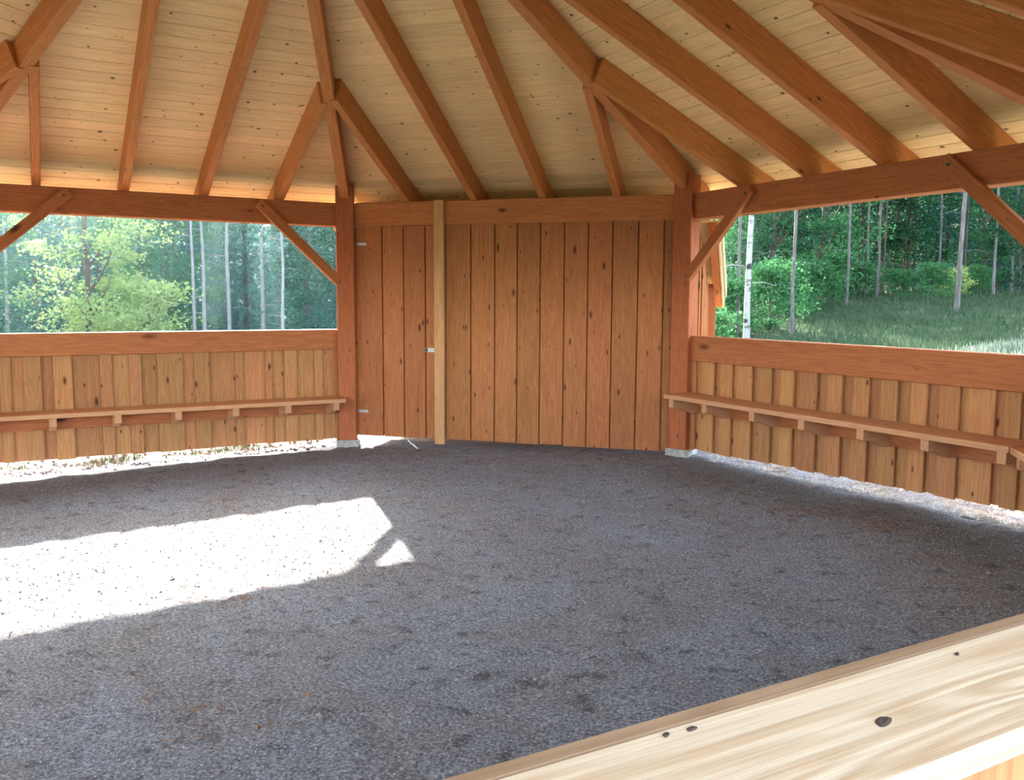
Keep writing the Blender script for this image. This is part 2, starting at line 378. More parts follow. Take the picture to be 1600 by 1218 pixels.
def hip_bottom(r): return raf_bottom(0) + 0.005 - HS*r
def vert(i): a = PI/2-i*A8; return Vector((math.cos(a), math.sin(a), 0))
for i, lab in HIPL.items():
    ro, ri = CIR+0.32, 0.14
    sloped_timber('hip_rafter', vert(i)*ro+ZU*hip_bottom(ro), vert(i)*ri+ZU*hip_bottom(ri), 0.10, RAF_D-0.02, M['rafter'], label=lab, cat='rafter', group='hip rafters')

# ------------------------------------------------------------------ posts, beams, braces, rails
POSTL = {-2.5: 'square larch post beyond the sunlit bay', -1.5: 'square larch post at the far end of the sunlit bay', -0.5: 'square red-brown larch post beside the hinged plank door',
         0.5: 'square larch post between plank wall and forest-facing bay on concrete footing', 1.5: 'square larch post where the two long benches meet', 2.5: 'square larch post at end of pale handrail',
         3.5: 'square larch post beside the entrance opening', 4.5: 'square larch post across the entrance opening'}
for i, lab in POSTL.items():
    n = vert(i); t = Vector((n.y, -n.x, 0)); P = n*CIR
    zf = tilt(P.x, P.y)
    root = empty('timber_post', frame(t, n, ZU, P+ZU*(zf-0.05)) if t.cross(n).z > 0 else frame(-t, n, ZU, P+ZU*(zf-0.05)), label=lab, cat='post', group='roof posts')
    zb, ztp = zf+0.075, hip_bottom(CIR+0.11)+RAF_D-0.03
    X, Y = ZU, t; Zv = X.cross(Y)
    plank('shaft', ztp-zb, 0.20, 0.20, frame(X, Y, Zv, P+ZU*((zb+ztp)/2)), M['post'], root, ch=0.008)
    ft = plank('concrete_footing', 0.28, 0.25, 0.25, frame(X, Y, Zv, P+ZU*(zb-0.14)), M['concrete'], root, ch=0.012)
    ft['label'] = 'grey concrete footing block'
BEAML = {-3: 'larch top beam over the entrance side', -2: 'larch top beam past the sunlit bay', -1: 'long larch top beam over the sunlit open bay', 0: 'larch top beam along the head of the plank wall',
         1: 'larch top beam over the open bay facing dark forest', 2: 'larch top beam past the forest-facing bay', 3: 'larch top beam above the pale handrail', 4: 'larch top beam over the entrance'}
for k, lab in BEAML.items():
    o = plank('timber_beam', 3.70, Z_BT-Z_BB, 0.18, hframe(k, 0, INR+0.09, (Z_BB+Z_BT)/2), M['beam'], ch=0.006)
    tag(o, lab, 'beam', 'top beams')
def brace(k, sgn, lab, za=1.835, sb=0.985):
    a = Vector((sgn*1.88, za)); b = Vector((sgn*sb, 2.665))
    A, B = pt(k, a.x, INR-0.035, a.y), pt(k, b.x, INR-0.035, b.y)
    X = (B-A); Lx = X.length; X.normalize(); Z = -nrm(k); Y = Z.cross(X)
    root = empty('knee_brace', frame(X, Y, Z, A), label=lab, cat='brace', group='knee braces')
    plank('strut', Lx+0.04, 0.105, 0.06, frame(X, Y, Z, (A+B)/2), M['beam'], root, ch=0.005)
    for P in (A+X*0.10, B-X*0.04):
        mm = bolt_mesh(); put(bpy.data.objects.new('bolt_head', mm), frame(X, Y, Z, P+Z*0.035), root)
_bolt = None
def bolt_mesh():
    global _bolt
    if _bolt: return _bolt
    bm = bmesh.new(); bmesh.ops.create_cone(bm, cap_ends=True, segments=8, radius1=0.014, radius2=0.011, depth=0.012)
    _bolt = bpy.data.meshes.new('bolt_head'); bm.to_mesh(_bolt); bm.free(); _bolt.materials.append(M['darkstone']); return _bolt
brace(-1, 1, 'knee brace by the hinge post in the sunlit bay', 1.775, 0.94)
brace(-1, -1, 'knee brace at the far end of the sunlit bay', 1.80, 0.90)
brace(1, -1, 'knee brace by the plank wall in the forest-facing bay')
brace(1, 1, 'knee brace at the end of forest-facing bay away from plank wall')
brace(2, -1, 'knee brace in the next bay past the forest-facing one')
brace(-2, 1, 'knee brace in the bay before the sunlit one')
# rails -----------------------------------------------------------------
def rail(k, zb, zt, lab):
    o = plank('breast_rail', 3.62, zt-zb, 0.14, hframe(k, 0, INR+0.07, (zb+zt)/2), M['beam'], ch=0.006); tag(o, lab, 'rail', 'breast rails')
rail(-1, 1.082, 1.308, 'wide larch rail capping the low wall of the sunlit bay')
rail(1, 1.046, 1.300, 'wide larch rail capping the low wall facing dark forest')
rail(2, 1.046, 1.300, 'wide larch rail past the forest-facing bay')
rail(-2, 1.082, 1.308, 'wide larch rail in the bay before the sunlit one')
# pale front handrail with an inner weathered strip
root = empty('handrail', hframe(3, 0, 4.61, 1.29), label='pale knotty pine handrail plank in front of the gravel floor', cat='rail')
pl = plank('cap_plank', 3.60, 0.026, 0.150, frame(tan_(3), ZU, -nrm(3), pt(3, 0, 4.618, 1.289)), M['pale'], root, ch=0.004)
st = plank('inner_strip', 3.60, 0.20, 0.022, frame(tan_(3), ZU, -nrm(3), pt(3, 0, 4.531, 1.20)), M['strip'], root, ch=0.003)
def knot(kx, ky, rx, ry, turn):
    v = [(0, 0, 0.0012)]; n = 14
    for r_, z_ in ((0.55, 0.0016), (1.0, 0.0004)):
        for q in range(n):
            a = 2*PI*q/n; v.append((rx*r_*math.cos(a)*(1+.12*math.sin(3*a)), ry*r_*math.sin(a)*(1+.1*math.cos(2*a)), z_))
    f = [(0, 1+q, 1+(q+1) % n) for q in range(n)] + [(1+q, 1+n+q, 1+n+(q+1) % n, 1+(q+1) % n) for q in range(n)]
    d = tan_(3)*math.cos(turn)+nrm(3)*math.sin(turn)
    o = mesh_obj('knot', v, f, M['knot'], frame(d, ZU.cross(d), ZU, Vector((kx, ky, 1.302))), pl); o['label'] = 'dark brown knot'
for a in ((2.792, -3.750, .0115, .0065, .35), (2.612, -3.828, .0050, .0030, .6), (2.632, -3.811, .0060, .0038, .2), (2.885, -3.570, .0048, .0026, .5)): knot(*a)

# ------------------------------------------------------------------ walls
def low_wall(name, k, edges, zb, zt, proud_first, lab, mat, d0=INR+0.040, zb2=None):
    root = empty(name, vframe(k, 0, d0, zb), kind='structure', label=lab)
    pr = proud_first; n = len(edges)
    for i, (a, b) in enumerate(zip(edges[:-1], edges[1:])):
        z0 = zb + random.uniform(-0.006, 0.006) + ((zb2-zb)*((a+b)/2+1.8)/3.6 if zb2 else 0)
        if pr: a2, b2, d = a+0.001, b-0.001, d0
        else:      # outer layer: boards meet behind the middle of the proud ones
            a2 = (edges[i-1]+a)/2+0.001 if i else a
            b2 = (b+edges[i+2])/2-0.001 if i+2 < n else b
            d = d0+0.036
        plank('wall_board', zt-z0, b2-a2, 0.026, vframe(k, (a2+b2)/2, d+random.uniform(-.001, .001), (z0+zt)/2), mat, root, ch=0.003)
        pr = not pr
    return root
RE = [-1.84, -1.743, -1.635, -1.47, -1.374, -1.217, -1.126, -0.952, -0.880, -0.704, -0.593, -0.438, -0.370, -0.177, -0.066, 0.089, 0.2, 0.357, 0.464, 0.623, 0.74, 0.879, 0.982, 1.144, 1.215, 1.414, 1.48, 1.60, 1.68, 1.84]
low_wall('wall_right', 1, RE, 0.135, 1.046, True, 'low board-on-board wall below the rail facing dark forest', M['wallboard'], zb2=0.23)
LE = [-1.84, -1.70, -1.553, -1.459, -1.356, -1.199, -1.096, -0.928, -0.676, -0.563, -0.406, -0.289, -0.138, 0.115, 0.227, 0.386, 0.653, 0.736, 0.977, 1.05, 1.187, 1.324, 1.528, 1.62, 1.763, 1.84]
LE2 = LE
low_wall('wall_left', -1, LE2, 0.05, 1.082, True, 'low board wall below the rail of the sunlit bay', M['wallboard'])
def reg(a, b, w1, w2):
    e = [a]; i = 0
    while e[-1] < b-0.12: e.append(e[-1]+(w1 if i % 2 == 0 else w2)+random.uniform(-.02, .02)); i += 1
    e[-1] = b; return e
low_wall('wall_far_right', 2, reg(-1.84, 1.84, .17, .11), 0.22, 1.046, True, 'low board wall past the forest-facing bay', M['wallboard'])
low_wall('wall_far_left', -2, reg(-1.84, 1.84, .17, .11), 0.02, 1.082, True, 'low board wall before the sunlit bay', M['wallboard'])
low_wall('wall_front', 3, reg(-1.84, 1.84, .13, .11), 0.06, 1.276, True, 'low board wall under the pale handrail', M['wallboard'], d0=4.600)

# back plank wall: lapped wide boards
wb = empty('wall_back', vframe(0, 0, INR+0.03, 0.1), kind='structure', label='tall wall of wide vertical larch planks beside the door')
def lapped(a, b, z0, z1, parent, name, mat):
    # open joint backed by a strip, so every joint is a recessed shadow line
    plank('backing_strip', z1-z0-0.02, 0.07, 0.016, vframe(0, b, INR+0.062, (z0+z1)/2), M['beam'], parent, ch=0.002)
    return plank(name, z1-z0, b-a-0.013, 0.024, vframe(0, (a+b)/2, INR+0.030+random.uniform(-.004, .004), (z0+z1)/2), mat, parent, ch=0.003)
BE = [-0.71, -0.409, -0.137, 0.116, 0.372, 0.632, 0.888, 1.146, 1.414, 1.678, 1.86]
for a, b in zip(BE[:-1], BE[1:]):
    lapped(a, b, 0.09+random.uniform(-.008, .008), Z_BB+0.0, wb, 'wall_board', M['board'])
door = empty('door_1', vframe(0, -1.29, INR+0.03, 0.11), kind='structure', label='narrow plank door hinged on the post')
DE = [-1.81, -1.46, -1.203, -0.942, -0.725]
for a, b in zip(DE[:-1], DE[1:]):
    lapped(a, b, 0.092, Z_BB-0.012, door, 'door_board', M['board'])
for z in (2.268, 0.372):
    h = plank('hinge', 0.14, 0.03, 0.006, hframe(0, -1.72, INR+0.012, z), M['zinc'], door, ch=0.001); h['label'] = 'zinc strap hinge'
lt = plank('latch', 0.15, 0.045, 0.008, hframe(0, -0.875, INR+0.012, 1.09), M['zinc'], door, ch=0.001); lt['label'] = 'zinc bolt latch'
bl = plank('latch_bolt', 0.17, 0.016, 0.016, hframe(0, -0.845, INR-0.0, 1.09), M['zinc'], lt, ch=0.004)
kb = put(bpy.data.objects.new('latch_knob', bolt_mesh()), hframe(0, -0.93, INR-0.004, 1.09) @ Matrix.Scale(1.6, 4), lt)
o = plank('door_batten', 2.725-0.045, 0.113, 0.05, vframe(0, -0.758, INR-0.027, (2.725+0.045)/2), M['batten'], ch=0.004)
tag(o, 'pale vertical batten post standing against the wall at the door edge', 'post')

# ------------------------------------------------------------------ benches
def bench(k, ztop, s0, s1, bear, lab, m0=0.0, m1=0.0):
    root = empty('wall_bench', vframe(k, 0, 4.40, ztop-0.2), label=lab, cat='bench', group='wall benches')
    df, db = 4.245, 4.60; th = 0.042
    # seat plank: mitred ends
    e0, e1 = s0, s1
    v = []
    for z in (ztop-th, ztop-0.004):
        v += [pt(k, e0, df, z), pt(k, e1, df, z), pt(k, e1+m1*(db-df), db, z), pt(k, e0-m0*(db-df), db, z)]
    v += [pt(k, e0, df+.004, ztop), pt(k, e1, df+.004, ztop), pt(k, e1+m1*(db-df), db, ztop), pt(k, e0-m0*(db-df), db, ztop)]
    Mi = hframe(k, (s0+s1)/2, 4.42, ztop-th/2)
    iv = Mi.inverted(); v = [iv @ p for p in v]
    f = [(3, 2, 1, 0), (8, 9, 10, 11)]
    for b in (0, 4):
        for q in range(4): f.append((b+q, b+(q+1) % 4, b+4+(q+1) % 4, b+4+q))
    so = mesh_obj('seat_plank', v, f, M['bench'], Mi, root)
    plank('ledger', s1-s0-0.1, 0.15, 0.028, hframe(k, (s0+s1)/2, INR+0.016, ztop-th-0.077), M['beam'], root, ch=0.003)
    for s in bear:
        # bracket: deep at the wall, shallow at the front
        zt_ = ztop-th; h0, h1 = 0.085, 0.155; hw = 0.032
        prof = [(4.275, zt_), (4.275, zt_-h0), (4.36, zt_-h0-0.005), (4.46, zt_-h1+0.02), (4.52, zt_-h1), (INR+0.001, zt_-h1), (INR+0.001, zt_)]
        vv = [pt(k, s-hw, d, z) for d, z in prof] + [pt(k, s+hw, d, z) for d, z in prof]
        Mb = frame(nrm(k), ZU, nrm(k).cross(ZU), pt(k, s, 4.42, zt_-0.06)); ib = Mb.inverted()
        nn = len(prof)
        ff = [tuple(range(nn-1, -1, -1)), tuple(range(nn, 2*nn))] + [(i, (i+1) % nn, nn+(i+1) % nn, nn+i) for i in range(nn)]
        b = mesh_obj('bracket', [ib @ p for p in vv], ff, M['bench'], Mb, root)
bench(-1, 0.550, -1.75, 1.765, [-1.68, -1.126, -0.556, 0.01, 0.581, 1.132, 1.666], 'narrow wall bench low under the rail of the sunlit bay')
bench(1, 0.724, -1.78, 1.752, [-1.70, -1.214, -0.591, -0.024, 0.566, 1.123, 1.69], 'long wall bench on brackets facing away from dark forest')
bench(2, 0.724, -1.745, 1.74, [-1.66, -1.1, -0.523, 0.051, 0.652, 1.223, 1.66], 'wall bench starting at the end of the longest bench')

# ------------------------------------------------------------------ lean-to shed behind the plank wall
def shed():
    root = empty('lean_to_shed', Matrix.Translation((0, 6, 0)), label='lean-to shed of pale boards behind the plank wall', cat='shed')
    Y0, Y1, SL = 4.84, 5.98, 0.47
    for sx, X, gap in ((1, 2.03, 0.14), (-1, -1.95, 0.34)):
        y = Y0+0.02; i = 0
        while y < Y1-0.05:
            wd = min(random.uniform(.15, .19), Y1-y); zt = 2.40-SL*(y+wd-Y0)
            plank('side_board', zt-gap, wd, 0.022, frame(ZU, Vector((0, 1, 0)), Vector((-1, 0, 0)), Vector((X+(0.012 if i % 2 else -0.012), y+wd/2, (zt+gap)/2))), M['board'], root, ch=0.003)
            y += wd-0.015; i += 1
    x = -1.95
    while x < 2.0:
        wd = random.uniform(.16, .2); zt = 2.38-SL*(Y1-Y0)
        plank('back_board', zt-0.14, wd-.003, 0.022, frame(ZU, Vector((1, 0, 0)), Vector((0, 1, 0)), Vector((x+wd/2, Y1, (zt+.14)/2))), M['board'], root, ch=0.003); x += wd
    plank('light_block_board', 3.98, 0.42, 0.022, hframe(0, 0, INR+0.47, 2.56), M['beam'], root, ch=0.002)  # unseen board added to keep light out of the eave above the back beam
    sl = Vector((0, 1, -SL)).normalized(); nn = Vector((1, 0, 0)).cross(sl); nn = nn if nn.z > 0 else -nn
    n = 13; Ls = 1.82; P0 = Vector((0, 4.86, 2.47))
    for i in range(n):
        x = -2.19 + (i+0.5)*4.38/n
        plank('roof_plank', Ls, 4.38/n-.003, 0.024, frame(sl, nn.cross(sl), nn, P0+Vector((x, 0, 0))+sl*(Ls/2)), M['deck'], root, ch=0.003)
    ef = lambda x, z, l: frame(sl, nn, sl.cross(nn), P0+Vector((x, 0, 0))+nn*z+sl*(l/2))
    plank('barge_board', Ls, 0.20, 0.024, ef(2.205, -0.05, Ls), M['pale'], root, ch=0.003)
    plank('cover_board', Ls-0.12, 0.13, 0.022, ef(2.232, 0.0, Ls-0.12), M['pale'], root, ch=0.003)
    plank('purlin', Ls-0.03, 0.13, 0.085, ef(2.145, -0.082, Ls-0.03), M['beam'], root, ch=0.004)
shed()

# ------------------------------------------------------------------ litter and stones
def chips(name, pts, size, mat, lab, flat=0.3, zf=None, elong=1.0, cat='litter'):
    """Many small irregular lumps in one mesh."""
    base = [(0, 0, 1), (1, 0, 0), (0, 1, 0), (-1, 0, 0), (0, -1, 0), (0, 0, -1)]
    fc = [(0, 1, 2), (0, 2, 3), (0, 3, 4), (0, 4, 1), (5, 2, 1), (5, 3, 2), (5, 4, 3), (5, 1, 4)]
    v, f = [], []
    for (x, y) in pts:
        a = random.uniform(0, 2*PI); s = size*random.uniform(.5, 1.5); ca, sa = math.cos(a), math.sin(a)
        z = zf(x, y); b0 = len(v)
        for (px, py, pz) in base:
            px *= s*elong*random.uniform(.7, 1.2); py *= s*random.uniform(.7, 1.2); pz *= s*flat
            v.append((x+px*ca-py*sa, y+px*sa+py*ca, z+pz+s*flat*0.3))
        f += [tuple(b0+i for i in q) for q in fc]
    o = mesh_obj(name, v, f, mat); tag(o, lab, cat, kind='stuff'); return o
def fz(x, y): return tilt(x, y) + 0.012*hnoise(x, y, 1.3) + 0.010*hnoise(x, y, 4.0, 3.1) + 0.010*hnoise(x, y, 9.0, 7.7)
def blob(cx, cy, rx, ry, n, a=0):
    out = []
    for _ in range(n):
        u, w_ = random.gauss(0, .5)*rx, random.gauss(0, .5)*ry
        out.append((cx+u*math.cos(a)-w_*math.sin(a), cy+u*math.sin(a)+w_*math.cos(a)))
    return out
lp = []
for (cx, cy, rx, ry, n) in [(3.53, 1.90, .25, .12, 45), (3.0, 2.28, .35, .16, 60), (-1.62, 1.64, .3, .25, 50), (0.43, -1.65, .45, .25, 22), (3.77, 0.63, .4, .2, 40), (1.4, .38, .8, .6, 20), (-.18, -.39, .3, .2, 45), (.9, 2.6, .8, .5, 30), (3.5, 2.4, .5, .3, 40), (-0.6, 3.3, .8, .4, 25)]:
    lp += blob(cx, cy, rx, ry, n)
lp = [q for q in lp for _ in range(3)]; lp = [(x+random.gauss(0, .05), y+random.gauss(0, .05)) for x, y in lp]
chips('needle_litter', lp, 0.006, M['litter'], 'scattered brown needle and bark litter on the gravel floor', 0.35, fz, 3.5)
gp = []
while len(gp) < 22000:
    x, y = random.uniform(-4.9, 4.9), random.uniform(-4.9, 4.9)
    if max(abs(x), abs(y), abs(x+y)/2**.5, abs(x-y)/2**.5) < 4.5: gp.append((x, y))
chips('loose_grit', gp, 0.006, M['grit'], 'loose grey grit scattered over the gravel floor', 0.6, fz, cat='gravel')
sp = []
for _ in range(9000):
    s = random.uniform(-1.75, 1.75); d = random.uniform(INR+0.02, INR+1.3)
    P = pt(1, s, d, 0); sp.append((P.x, P.y))
chips('crushed_stone', sp, 0.018, M['stone'], 'pale crushed stone outside the forest-facing low wall', 0.7, lambda x, y: terrain(x, y)+0.01, cat='gravel')
sp = []
for _ in range(500):
    s = random.uniform(-1.7, 1.7); d = INR+abs(random.gauss(0.1, .4)); P = pt(-1, s, d, 0); sp.append((P.x, P.y))
sp += [(p.x, p.y) for p in (pt(-1, -0.15+random.gauss(0, .22), INR+.05+random.gauss(0, .06), 0) for _ in range(60))]
chips('dark_rubble', sp, 0.022, M['darkstone'], 'dark rubble on the bright ground outside the sunlit bay', 0.7, lambda x, y: terrain(x, y)+0.01, cat='gravel')

# ------------------------------------------------------------------ vegetation
def leaf_mesh(name, C, size, mat, aspect=0.55, droop=0.0, blades=False):
    """C: (n,3) leaf centres; one bent diamond of two triangles per leaf."""
    n = len(C)
    ax = rng.normal(size=(n, 3)); 
    if blades: ax = ax*np.array([.35, .35, .1])+np.array([0, 0, 1.0])
    else: ax[:, 2] = ax[:, 2]*0.6 - droop
    ax /= np.linalg.norm(ax, axis=1)[:, None]
    b = rng.normal(size=(n, 3)); b -= (b*ax).sum(1)[:, None]*ax; b /= np.linalg.norm(b, axis=1)[:, None]
    s = (size*rng.uniform(.6, 1.4, n))[:, None]
    nm = np.cross(ax, b)
    V = np.empty((n, 4, 3))
    if blades: V[:, 0] = C; V[:, 1] = C+ax*s*.4+b*s*aspect*.5; V[:, 2] = C+ax*s; V[:, 3] = C+ax*s*.4-b*s*aspect*.5
    else: V[:, 0] = C-ax*s*.5; V[:, 1] = C+b*s*aspect*.5+nm*s*.08; V[:, 2] = C+ax*s*.5; V[:, 3] = C-b*s*aspect*.5+nm*s*.08
    me = bpy.data.meshes.new(name)
    me.vertices.add(4*n); me.vertices.foreach_set('co', V.reshape(-1))
    idx = np.arange(4*n).reshape(n, 4)
    tri = np.concatenate([idx[:, [0, 1, 2]], idx[:, [0, 2, 3]]], axis=1).reshape(-1)
    me.loops.add(6*n); me.loops.foreach_set('vertex_index', tri)
    me.polygons.add(2*n); me.polygons.foreach_set('loop_start', np.arange(0, 6*n, 3)); me.polygons.foreach_set('loop_total', np.full(2*n, 3))
    me.update(calc_edges=True); me.materials.append(mat); return me
def tube(v, f, pts, rad, seg=8):
    b0 = len(v)
    for i, (p, r) in enumerate(zip(pts, rad)):
        p = Vector(p)
        d = (Vector(pts[min(i+1, len(pts)-1)])-Vector(pts[max(i-1, 0)])).normalized()
        a = d.orthogonal().normalized(); c = d.cross(a)
        for j in range(seg):
            th = 2*PI*j/seg; v.append(p+a*(r*math.cos(th))+c*(r*math.sin(th)))
    for i in range(len(pts)-1):
        for j in range(seg):
            f.append((b0+i*seg+j, b0+i*seg+(j+1) % seg, b0+(i+1)*seg+(j+1) % seg, b0+(i+1)*seg+j))
    f.append(tuple(b0+(len(pts)-1)*seg+j for j in range(seg)))
def trunk_mesh(name, h, r, mat, forks=0, stubs=0, wob=0.15, seed=0):
    rd = random.Random(seed); v, f = [], []
    pts = []; x = y = 0
    for i in range(9):
        pts.append((x, y, h*i/8-0.2)); x += rd.uniform(-wob, wob)*h/30; y += rd.uniform(-wob, wob)*h/30
    tube(v, f, pts, [r*(1.25 if i == 0 else 1-0.75*i/8) for i in range(9)])
    for i in range(forks):
        b = Vector(pts[2+i % 5]); a = rd.uniform(0, 2*PI); ln = h*rd.uniform(.2, .38)
        q = [b+Vector((math.cos(a)*ln*t*.55, math.sin(a)*ln*t*.55, ln*t*(.5+.5*t))) for t in (0, .3, .65, 1)]
        tube(v, f, q, [r*.5, r*.38, r*.25, r*.1], 6)
    for i in range(stubs):
        z = rd.uniform(.1, .7)*h; a = rd.uniform(0, 2*PI); ln = rd.uniform(.3, 1.1)
        j = min(7, int(z/h*8)); b = Vector(pts[j]); b.z = z
        q = [b, b+Vector((math.cos(a)*ln*.5, math.sin(a)*ln*.5, .03)), b+Vector((math.cos(a)*ln, math.sin(a)*ln, -.08*ln))]
        tube(v, f, q, [r*.16, r*.12, r*.05], 5)
    me = bpy.data.meshes.new(name); me.from_pydata([tuple(p) for p in v], [], f); me.update(); me.materials.append(mat)
    me.polygons.foreach_set('use_smooth', [True]*len(me.polygons)); return me
def clumps(n, k, box, blob_r, profile):
    """n leaves in k clumps placed inside a crown profile (radius as a function of height 0..1)."""
    zz = rng.uniform(0, 1, k); th = rng.uniform(0, 2*PI, k); rr = np.sqrt(rng.uniform(0, 1, k))*np.array([profile(z) for z in zz])
    c = np.stack([rr*np.cos(th)*box[0], rr*np.sin(th)*box[0], box[1]+zz*(box[2]-box[1])], 1)
    i = rng.integers(0, k, n); g = rng.normal(size=(n, 3))*np.array([1, 1, .6])*blob_r*rng.uniform(.6, 1.3, k)[i][:, None]
    return c[i]+g
round_ = lambda z: math.sqrt(max(0.05, 1-(2*z-1)**2*0.8))
cone_ = lambda z: max(0.06, 1-z)
PROTO = {}; TOP = {}
def proto(key, trunk, leaves):
    PROTO[key] = (trunk, leaves)
    co = np.empty(len(leaves.vertices)*3); leaves.vertices.foreach_get('co', co); TOP[key] = co[2::3].max()
proto('lime', trunk_mesh('trunk', 8.0, 0.13, M['bark_dark'], forks=7, wob=.4, seed=1), leaf_mesh('foliage', clumps(9000, 75, (2.9, 0.9, 8.2), .34, round_), .15, M['leaf_lime']))
proto('broad', trunk_mesh('trunk', 8.0, 0.10, M['bark_dark'], forks=6, wob=.4, seed=2), leaf_mesh('foliage', clumps(9000, 80, (2.4, 0.4, 8.5), .33, round_), .14, M['leaf_mid']))
proto('broad_dark', trunk_mesh('trunk', 9.0, 0.11, M['bark_dark'], forks=6, wob=.4, seed=3), leaf_mesh('foliage', clumps(9000, 80, (2.4, 0.5, 9.5), .35, round_), .15, M['leaf_dark']))
def spruce_pts(n, h, r):
    z = rng.uniform(0.03, 1, n)**1.2; lay = np.floor(z*26)/26; th0 = rng.integers(0, 11, n)*(2*PI/11)+lay*37
    t = np.sqrt(rng.uniform(0, 1, n)); R = r*(1-lay*.97)*t
    P = np.stack([R*np.cos(th0), R*np.sin(th0), .2+lay*h-.25*R], 1)
    return P+rng.normal(size=(n, 3))*np.array([.10, .10, .07])
proto('spruce', trunk_mesh('trunk', 10.5, 0.13, M['bark_dark'], wob=.05, seed=4), leaf_mesh('foliage', spruce_pts(9500, 10.5, 2.3), .19, M['leaf_teal'], .4, .3))
proto('pine', trunk_mesh('trunk', 13.0, 0.075, M['bark_pale'], stubs=14, wob=.12, seed=5), leaf_mesh('foliage', clumps(3500, 30, (1.6, 8.0, 13.2), .35, round_), .17, M['leaf_dark'], .4))
proto('thin_pine', trunk_mesh('trunk', 12.0, 0.05, M['bark_pale'], stubs=18, wob=.15, seed=6), leaf_mesh('foliage', clumps(2500, 22, (1.1, 7.5, 12.2), .32, round_), .16, M['leaf_dark'], .4))
proto('slim_pine', trunk_mesh('trunk', 12.5, 0.05, M['bark_dark'], stubs=16, wob=.15, seed=16), leaf_mesh('foliage', clumps(3000, 26, (1.3, 6.0, 12.7), .32, round_), .16, M['leaf_dark'], .4))
proto('hazed_pine', trunk_mesh('trunk', 12.0, 0.09, M['bark_hazed'], stubs=14, wob=.12, seed=26), leaf_mesh('foliage', clumps(2500, 22, (1.1, 8.0, 12.2), .32, round_), .16, M['leaf_teal'], .4))
proto('birch', trunk_mesh('trunk', 12.0, 0.07, M['bark_birch'], stubs=8, wob=.2, seed=8), leaf_mesh('foliage', clumps(3500, 30, (1.3, 6.0, 12.3), .34, round_), .14, M['leaf_mid']))
proto('shrub', trunk_mesh('stem', 1.9, 0.03, M['bark_dark'], forks=6, wob=.8, seed=9), leaf_mesh('foliage', clumps(3500, 36, (1.25, 0.1, 2.1), .24, round_), .13, M['leaf_mid']))
proto('shrub_lime', trunk_mesh('stem', 1.9, 0.03, M['bark_dark'], forks=6, wob=.8, seed=10), leaf_mesh('foliage', clumps(3500, 36, (1.25, 0.1, 2.3), .24, round_), .13, M['leaf_lime']))
HEAD = lambda px: YAW + math.atan((px-800)/F_PX)
def spot(px, D): a = HEAD(px); return CAM.x+math.sin(a)*D, CAM.y+math.cos(a)*D
def tree(kind, x, y, name, lab, cat='tree', group=None, sc=1.0, rz=None):
    rz = random.uniform(0, 2*PI) if rz is None else rz
    # no crown reaches into the low sun that falls through the bay
    pp = x*SUN_AZ.y - y*SUN_AZ.x; al_ = x*SUN_AZ.x + y*SUN_AZ.y
    if -9 < pp < 5 and y > 0:
        top = TOP[kind]
        sc = min(sc, (0.9+math.tan(SUN_EL)*(al_-6.0))/top)
    Mx = Matrix.Translation((x, y, terrain(x, y)-0.03)) @ Matrix.Rotation(rz, 4, 'Z') @ Matrix.Scale(sc, 4)
    root = empty(name, Mx, label=lab, cat=cat, group=group)
    tr, lf = PROTO[kind]
    put(bpy.data.objects.new('stem' if cat == 'shrub' else 'trunk', tr), Mx, root)
    fo = put(bpy.data.objects.new('foliage', lf), Mx, root); return root
# sunlit side -----------------------------------------------------------
x, y = spot(142, 24); tree('lime', x, y, 'broadleaf_tree', 'sunlit lime-green broadleaf tree with dark forked trunk past the sunlit bay', sc=.62, rz=1.0)
for px, D, lab in ((14, 27, 'pale tall trunk left of the lime-green tree'), (305, 26, 'pale tall trunk, one of a close pair beside the lime-green tree'), (321, 27.5, 'pale tall trunk, the slimmer of the close pair'),
                   (358, 29, 'slim pale trunk just past the close pair'), (411, 30, 'bluish slim trunk between two others near the hinge post'), (443, 25, 'bright slim trunk closest to the hinge post in the sunlit bay')):
    x, y = spot(px, D); tree('hazed_pine', x, y, 'pine_tree', lab, sc=1.0 if px in (14, 305) else 0.8, group='tall pines past the sunlit bay')
LW = [(-60, 26, 'broad', .8, 'green broadleaf tree beyond the knee brace at the far end of the sunlit bay'), (62, 32, 'spruce', .8, 'blue-green spruce showing through behind the lime-green tree'),
      (222, 30, 'broad', .85, 'soft green broadleaf tree touching the lime-green tree'), (268, 31, 'broad', .9, 'soft green broadleaf tree beside the close pair of pale trunks'), (335, 35, 'spruce', .9, 'blue-green spruce right behind the close pair of pale trunks'),
      (385, 33, 'spruce', .85, 'blue-green spruce between the slim pale trunks'), (232, 25, 'shrub_lime', 1.0, 'lime-green shrub at the foot of the soft green tree'), (480, 31, 'spruce', .9, 'blue-green spruce next to the trunk closest to the hinge post'),
      (525, 28, 'broad_dark', .8, 'dark broadleaf tree beside the hinge post past the sunlit bay')]
